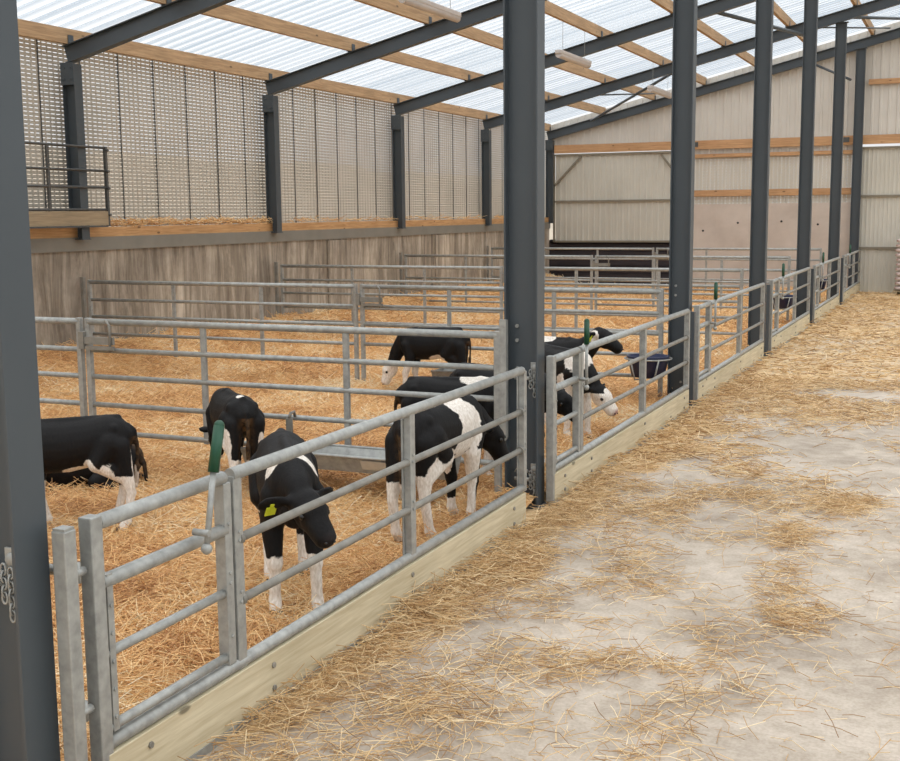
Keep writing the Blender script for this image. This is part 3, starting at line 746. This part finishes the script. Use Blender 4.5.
#CALVES0#
# ------------------------------------------------------------------ calves
def coat_mat():
    m, nt, bs = nm('calf_coat')
    aw = N(nt, 'ShaderNodeAttribute'); aw.attribute_name = 'white'; ap = N(nt, 'ShaderNodeAttribute'); ap.attribute_name = 'bare'
    ab = N(nt, 'ShaderNodeAttribute'); ab.attribute_name = 'brown'
    v = coord(nt); n1 = noise(nt, v, 16, 4, .65, .6); n2 = noise(nt, coord(nt, (1, 1, .35)), 90, 3)
    f = math_(nt, 'ADD', aw.outputs['Fac'], math_(nt, 'MULTIPLY', math_(nt, 'SUBTRACT', n1, .5), .5))
    k = ramp(nt, f, [(.47, 0.), (.53, 1.)])
    blk = ramp(nt, n2, [(.3, srgb(7, 6, 7)), (.75, srgb(20, 18, 18))]); wht = ramp(nt, n2, [(.3, srgb(205, 194, 180)), (.7, srgb(242, 236, 228))])
    brn = math_(nt, 'MULTIPLY', ab.outputs['Fac'], ramp(nt, n1, [(.35, 0.), (.6, 1.)]))
    c = mix(nt, k, blk, wht); c = mix(nt, math_(nt, 'MULTIPLY', brn, .55), c, srgb(112, 84, 54))
    c = mix(nt, ap.outputs['Fac'], c, mix(nt, k, srgb(40, 34, 34), srgb(176, 132, 122)))
    nt.links.new(c, bs.inputs['Base Color']); bs.inputs['Roughness'].default_value = .62
    bs.inputs['Specular IOR Level'].default_value = .22
    bump(nt, bs, n2, .5, .004); return m
M['coat'] = coat_mat(); M['hoof'] = simple('hoof', srgb(92, 78, 62), .6, 0, .1, 20, .1)

def capsule(b, p, q, r0, r1, fy=1., n=None):
    p = Vector(p); q = Vector(q); L = (q - p).length; n = n or max(2, int(L / (.45 * min(r0, r1))) + 1)
    for i in range(n + 1):
        t = i / n; r = r0 + (r1 - r0) * t; b.ball(p.lerp(q, t), r, 12, 8, (1, fy, 1))
def eball(b, c, r3, rot=None):
    """ellipsoid, optionally rotated"""
    s = MB(); s.ball((0, 0, 0), 1, 14, 9); R = rot or Matrix.Identity(3); c = Vector(c)
    b.add([c + R @ Vector((v[0] * r3[0], v[1] * r3[1], v[2] * r3[2])) for v in s.v], s.f, True)
def frame(d, up=(0, 0, 1)):
    d = Vector(d).normalized(); s = Vector(up).cross(d).normalized(); u = d.cross(s); return d, s, u

def calf(loc, rz, label, poll=(.50, 0, .82), face=(1, 0, -.45), legs=((0, 0), (0, 0), (0, 0), (0, 0)), white=(), sock=(.2, .2, .2, .2), tags=(), scale=1.,
         tail=True, lying=False, voxel=.011, belly=False, brown=True, dz=.06, tail_sw=0.):
    """legs: (dx, dy) hoof offsets for hind left, hind right, fore left, fore right"""
    t = thing('calf', (loc[0], loc[1], dz), label, 'calf', None, math.radians(rz)); t.scale = (scale,) * 3
    b = MB(); D = -.42 if lying else 0
    # trunk
    st = [(-.40, .665, .085, .085), (-.36, .665, .125, .135), (-.28, .655, .145, .165), (-.16, .625, .15, .175), (-.02, .605, .155, .183), (.12, .605, .15, .185), (.24, .625, .135, .178), (.33, .65, .11, .145)]
    for i in range(len(st) - 1):
        for k in range(6):
            u = k / 6; x, z, ry, rz_ = [st[i][j] * (1 - u) + st[i + 1][j] * u for j in range(4)]
            b.ball((x, 0, z + D), 1, 16, 10, (.07, ry, rz_))
    for s_ in (-1, 1):
        b.ball((-.33, s_ * .085, .725 + D), .045, 10, 7)                   # hip bones
    capsule(b, (-.36, 0, .79 + D), (.22, 0, .775 + D), .030, .030)         # backbone
    capsule(b, (.18, 0, .76 + D), (.28, 0, .74 + D), .055, .05)            # withers
    b.ball((.36, 0, .55 + D), .085, 12, 8, (.8, .9, 1.1))                  # brisket
    # legs
    hoofs = []
    H = [(-.33, .085), (-.33, -.085), (.25, .085), (.25, -.085)]
    for i, (hx, hy) in enumerate(H):
        dx, dy = legs[i]; s_ = 1 if hy > 0 else -1
        if lying:
            if i < 2:
                capsule(b, (hx, hy, .2), (hx + .16, hy + s_ * .13, .10), .11, .06); capsule(b, (hx + .16, hy + s_ * .13, .08), (hx - .06, hy + s_ * .14, .04), .045, .028)
                capsule(b, (hx - .06, hy + s_ * .14, .04), (hx + .14, hy + s_ * .17, .03), .028, .025); hoofs.append(Vector((hx + .17, hy + s_ * .175, .03)))
            else:
                capsule(b, (hx, hy, .2), (hx + .1, hy + s_ * .05, .06), .08, .045); capsule(b, (hx + .1, hy + s_ * .05, .045), (hx - .1, hy + s_ * .08, .035), .035, .027); hoofs.append(Vector((hx - .13, hy + s_ * .08, .03)))
            continue
        if i < 2:
            hip = (hx + .03, hy, .62); st_ = (hx + .12 + dx * .25, hy + s_ * .03 + dy * .2, .50); hk = (hx - .075 + dx * .75, hy + dy * .8, .275)
            ft = (hx - .03 + dx, hy + dy, .075); hf = (hx + .005 + dx, hy + dy, .03)
            eball(b, (hx + .02, hy * .85, .60), (.125, .075, .155)); capsule(b, hip, st_, .10, .07)
            capsule(b, (hx - .03, hy, .60), hk, .085, .034); capsule(b, st_, (hx + (hk[0] - hx) * .4, hy + dy * .4, .40), .065, .055)
            b.ball(hk, .037, 12, 8, (1.05, .85, 1.1)); capsule(b, hk, ft, .034, .029); b.ball(ft, .036, 10, 7); capsule(b, ft, hf, .031, .036)
        else:
            sh = (hx + .02, hy, .60); el = (hx - .035 + dx * .2, hy + s_ * .012 + dy * .2, .45); kn = (hx + .01 + dx * .6, hy + dy * .7, .265)
            ft = (hx + dx, hy + dy, .075); hf = (hx + .03 + dx, hy + dy, .03)
            eball(b, (hx + .01, hy * .9, .60), (.085, .06, .14)); capsule(b, sh, el, .075, .06); capsule(b, el, kn, .060, .039)
            b.ball(kn, .044, 12, 8, (1, .95, 1.15)); capsule(b, kn, ft, .033, .029); b.ball(ft, .036, 10, 7); capsule(b, ft, hf, .031, .036)
        hoofs.append(Vector(hf))
    # neck and head
    P = Vector(poll); d, s, u = frame(face)
    base = Vector((.30, 0, .66 + D)); mid = base.lerp(P, .5) + Vector((.02, 0, .01))
    for (a, c, r0, r1) in ((base, mid, .12, .088), (mid, P - d * .01, .088, .07)):
        for k in range(9):
            q = a.lerp(c, k / 8); r = r0 + (r1 - r0) * k / 8; dd = (P - base).normalized()
            b.ball(q, r, 12, 8, (1, .78, 1.12 if abs(dd.z) < .7 else 1))
    R = Matrix((d, s, u)).transposed()
    eball(b, P + d * .03, (.092, .080, .082), R)
    eball(b, P + d * .085 + u * .012, (.080, .074, .066), R)
    eball(b, P + d * .07 - u * .048, (.088, .056, .052), R)
    for k in range(8):
        q = k / 7; eball(b, P + d * (.11 + .105 * q) + u * (-.012 - .016 * q), (.045, .066 - .010 * q, .072 - .016 * q), R)
    eball(b, P + d * .228 - u * .030, (.040, .055, .052), R)
    eball(b, P + d * .218 - u * .066, (.034, .038, .022), R)
    for q in (-1, 1):
        eball(b, P + d * .095 + s * q * .060 + u * .030, (.026, .017, .018), R)     # brow ridge
        # ears: flat leaf shapes out to the side
        e0 = P + s * q * .055 + u * .018 - d * .01; ed = (s * q * .92 - d * .25 - u * .28).normalized()
        eu = (u - ed * u.dot(ed)).normalized(); en = ed.cross(eu); RE = Matrix((ed, en, eu)).transposed()
        capsule(b, e0, e0 + ed * .04, .022, .022); eball(b, e0 + ed * .095, (.075, .015, .045), RE)
    if tail:
        tp = [(-.42, 0, .735 + D), (-.465, tail_sw * .02, .70 + D), (-.485, tail_sw * .05, .58 + D), (-.475, tail_sw * .08, .45 + D)]
        if lying: tp = [(-.42, 0, .30), (-.48, .03, .2), (-.50, .06, .08)]
        for i in range(len(tp) - 1): capsule(b, tp[i], tp[i + 1], .024 - .004 * i, .020 - .003 * i)
        if not lying: capsule(b, tp[-1], (-.465, tail_sw * .1, .30 + D), .022, .017)
    raw = b.mesh('calf_raw', None); tmp = bpy.data.objects.new('tmp', raw); COL.objects.link(tmp)
    m = tmp.modifiers.new('r', 'REMESH'); m.mode = 'VOXEL'; m.voxel_size = voxel; m.use_smooth_shade = True
    m2 = tmp.modifiers.new('s', 'SMOOTH'); m2.factor = .5; m2.iterations = 5 if voxel < .012 else 3
    dg = bpy.context.evaluated_depsgraph_get(); dg.update(); me = bpy.data.meshes.new_from_object(tmp.evaluated_get(dg))
    bpy.data.objects.remove(tmp); bpy.data.meshes.remove(raw)
    n = len(me.vertices); co = np.zeros(n * 3); me.vertices.foreach_get('co', co); co = co.reshape(-1, 3)
    W = np.full(n, -1.)
    for c in white:
        if c[0] == 'h':     # head patch: along, side, up offsets from the poll
            ctr = np.array(P + d * c[1] + s * c[2] + u * c[3]); r = np.array([c[4]] * 3)
        else: ctr = np.array(c[:3]); r = np.array(c[3:6]) if len(c) > 4 else np.array([c[3]] * 3)
        W = np.maximum(W, 1 - np.sqrt((((co - ctr) / r) ** 2).sum(1)))
    if belly and not lying: W = np.maximum(W, np.where(np.abs(co[:, 0] + .03) < .25, (.475 - co[:, 2]) * 8, -1))
    hl = [np.array(h) for h in hoofs]
    if not lying:
        dist = np.stack([np.hypot(co[:, 0] - h[0], co[:, 1] - h[1]) for h in hl]); near = dist.argmin(0)
        sk = np.array(sock)[near]; W = np.maximum(W, np.where(co[:, 2] < .5, (sk - co[:, 2]) * 10, -1))
    W = np.clip(.5 + W * .9, 0, 1)
    mz = np.array(P + d * .262 - u * .02); B_ = np.clip(1.6 - np.sqrt(((co - mz) ** 2).sum(1)) / .032, 0, 1)
    br = np.clip(1.5 - np.abs(co[:, 1]) / .05, 0, 1) * (co[:, 0] < -.40) * (co[:, 2] < .66) if brown else np.zeros(n)
    for nme, arr in (('white', W), ('bare', B_), ('brown', br)):
        a = me.attributes.new(nme, 'FLOAT', 'POINT'); a.data.foreach_set('value', np.asarray(arr, np.float32))
    me.polygons.foreach_set('use_smooth', np.ones(len(me.polygons), bool)); me.materials.clear(); me.materials.append(M['coat']); me.name = 'body'
    o = bpy.data.objects.new('body', me); COL.objects.link(o); o.parent = t
    for h in hoofs:
        q = MB(); 
        for s_ in (-1, 1): eball(q, h + Vector((.008, s_ * .014, -.008)), (.036, .017, .024))
        q.build('hoof', M['hoof'], t)
    for q in (-1, 1):
        e = MB(); e.ball(P + d * .105 + s * q * .067 + u * .010, .0155, 12, 8); e.build('eye', M['eye'], t)
        e = MB(); eball(e, P + d * .264 + s * q * .022 - u * .022, (.007, .008, .006), R); e.build('nostril', M['eye'], t)
        if q in tags:
            ec = P + s * q * .150 - d * .040 - u * .030; g = MB()
            TR = Matrix((d, s, u)).transposed(); vs = [ec + TR @ Vector(p) for p in ((.022, 0, .028), (.022, 0, .012), (.016, -.0, .034), (.016, .028, -.03), (.016, -.028, -.03), (.020, .028, -.03), (.020, -.028, -.03), (.022, .0, .034))]
            g.box(-.002, .002, -.027, .027, -.035, .012, Matrix.Translation(ec + d * .02) @ TR.to_4x4()); g.box(-.002, .002, -.010, .010, .008, .03, Matrix.Translation(ec + d * .02) @ TR.to_4x4())
            g.tube([ec - d * .005, ec + d * .026], .006, 8); g.build('ear_tag', M['yellow'], t)
    return t
CALVES = [
 dict(loc=(-.52, 2.27), rz=-54, label='black calf with white front legs and shoulder band standing at the nearest front gate', poll=(.46, .03, .61), face=(.74, .38, -.46),
      legs=((-.05, .02), (.06, .0), (.03, .02), (-.03, -.01)), white=[(.25, .0, .77, .07, .2, .11), (-.28, -.17, .42, .05, .05, .09)], sock=(.22, .22, .31, .30), tags=(-1,), scale=1.04),
 dict(loc=(-2.56, 2.92), rz=215, label='black calf with white hind leg half hidden behind the column nearest the camera', poll=(.52, 0, .62), face=(.8, 0, -.6),
      legs=((-.04, .02), (.04, 0), (-.03, 0), (-.10, 0)), white=[(-.18, .12, .46, .06, .08, .08), (-.26, .12, .38, .08, .08, .14), (-.43, .06, .42, .06, .06, .16), (-.1, .05, .44, .12, .15, .04)], sock=(.40, .30, .06, .36), scale=.92),
 dict(loc=(-3.36, 3.98), rz=203, label='black calf lying in the straw behind the leftmost standing calf', poll=(.52, 0, .35), face=(.9, 0, -.4), lying=True, white=[], dz=.04),
 dict(loc=(-2.19, 4.26), rz=137, label='black calf seen from behind, small white mark on its rump', poll=(.47, .0, .42), face=(.45, .1, -.85),
      legs=((-.02, .02), (.05, 0), (0, 0), (-.03, 0)), white=[(-.33, .02, .83, .045, .05, .03), (-.38, .15, .42, .08, .05, .17), (-.40, -.12, .45, .07, .03, .1)], sock=(.34, .20, .2, .2), scale=.92),
 dict(loc=(-.34, 3.84), rz=85, label='black and white piebald calf standing left of the wide column, head lowered', poll=(.46, -.06, .56), face=(.50, -.35, -.75),
      legs=((-.05, .0), (.05, 0), (.02, 0), (-.04, 0)), white=[(-.24, -.02, .83, .20, .06, .05), (.06, -.07, .78, .11, .12, .08), (.12, -.13, .68, .13, .12, .11), (.02, -.15, .60, .05, .05, .05), (.2, -.12, .58, .05, .06, .08), (.05, -.16, .52, .12, .09, .09), (-.12, -.15, .47, .10, .08, .06), (-.33, -.13, .40, .08, .07, .12), (.20, -.1, .5, .05, .05, .12)], sock=(.38, .42, .14, .14), scale=1.05, belly=True),
 dict(loc=(-.83, 5.24), rz=25, label='black calf with a white shoulder patch standing behind the piebald calf', poll=(.43, .05, .76), face=(.9, .0, -.42),
      legs=((0, 0), (.05, 0), (.02, 0), (-.04, 0)), white=[(.14, -.02, .80, .12, .12, .06)], sock=(.3, .3, .3, .3), tags=(-1,), scale=.97),
 dict(loc=(-.67, 5.78), rz=-6, label='black calf looking out of the front gate just right of the wide column', poll=(.48, -.05, .60), face=(.85, -.12, -.45),
      legs=((0, 0), (.05, 0), (.04, 0), (-.04, 0)), white=[(-.1, -.1, .5, .2, .1, .09)], sock=(.2, .2, .08, .08), belly=True),
 dict(loc=(-.66, 7.22), rz=-36, label='white-faced piebald calf with its head lowered to the front gate board', poll=(.46, .05, .46), face=(.72, .30, -.62),
      legs=((0, 0), (.05, 0), (.03, 0), (-.05, 0)), white=[(.30, -.02, .72, .12, .14, .14), (.20, -.1, .48, .1, .1, .14), ('h', .20, .0, .0, .09), ('h', .09, 0, .05, .05), (-.1, 0, .5, .2, .2, .1)], sock=(.3, .3, .45, .45), belly=True),
 dict(loc=(-1.03, 8.05), rz=-4, label='black calf with a white collar, head raised towards the navy bucket', poll=(.49, 0, .84), face=(.9, .0, -.42),
      legs=((0, 0), (.05, 0), (.02, 0), (-.04, 0)), white=[('h', -.03, -.06, -.02, .06), (.37, -.06, .70, .035, .12, .07), (-.05, -.02, .80, .1, .1, .05)], sock=(.2, .2, .2, .2), tags=(-1,), belly=True),
 dict(loc=(-2.77, 9.02), rz=188, label='black calf with white legs grazing beyond the second row of rails, head down', poll=(.48, .0, .36), face=(.45, .1, -.8),
      legs=((-.03, .02), (.03, 0), (.05, 0), (-.06, 0)), white=[('h', .17, 0, .03, .04), (-.12, .05, .45, .12, .2, .05)], sock=(.28, .28, .36, .36), voxel=.014, scale=.94),
]
for kw in CALVES: calf(**kw)
#CALVES1#
# ------------------------------------------------------------------ light
w = bpy.data.worlds.new('world'); SC.world = w; w.use_nodes = True; nt = w.node_tree
bg = nt.nodes['Background']; tc = N(nt, 'ShaderNodeTexCoord'); sx = N(nt, 'ShaderNodeSeparateXYZ'); nt.links.new(tc.outputs['Generated'], sx.inputs[0])
c = ramp(nt, sx.outputs['Z'], [(0., (.50, .50, .50)), (.12, (.58, .585, .59)), (.45, (.97, .97, .97)), (1., (1.72, 1.70, 1.67))])
cl = noise(nt, tc.outputs['Generated'], 3, 4); c = mix(nt, .12, c, ramp(nt, cl, [(.3, .7), (.7, 1.)]), 'MULTIPLY')
nt.links.new(c, bg.inputs[0]); bg.inputs[1].default_value = 1.0
vs = SC.view_settings; vs.view_transform = 'Standard'; vs.look = 'None'; vs.exposure = .72; vs.gamma = 1; vs.use_curve_mapping = False
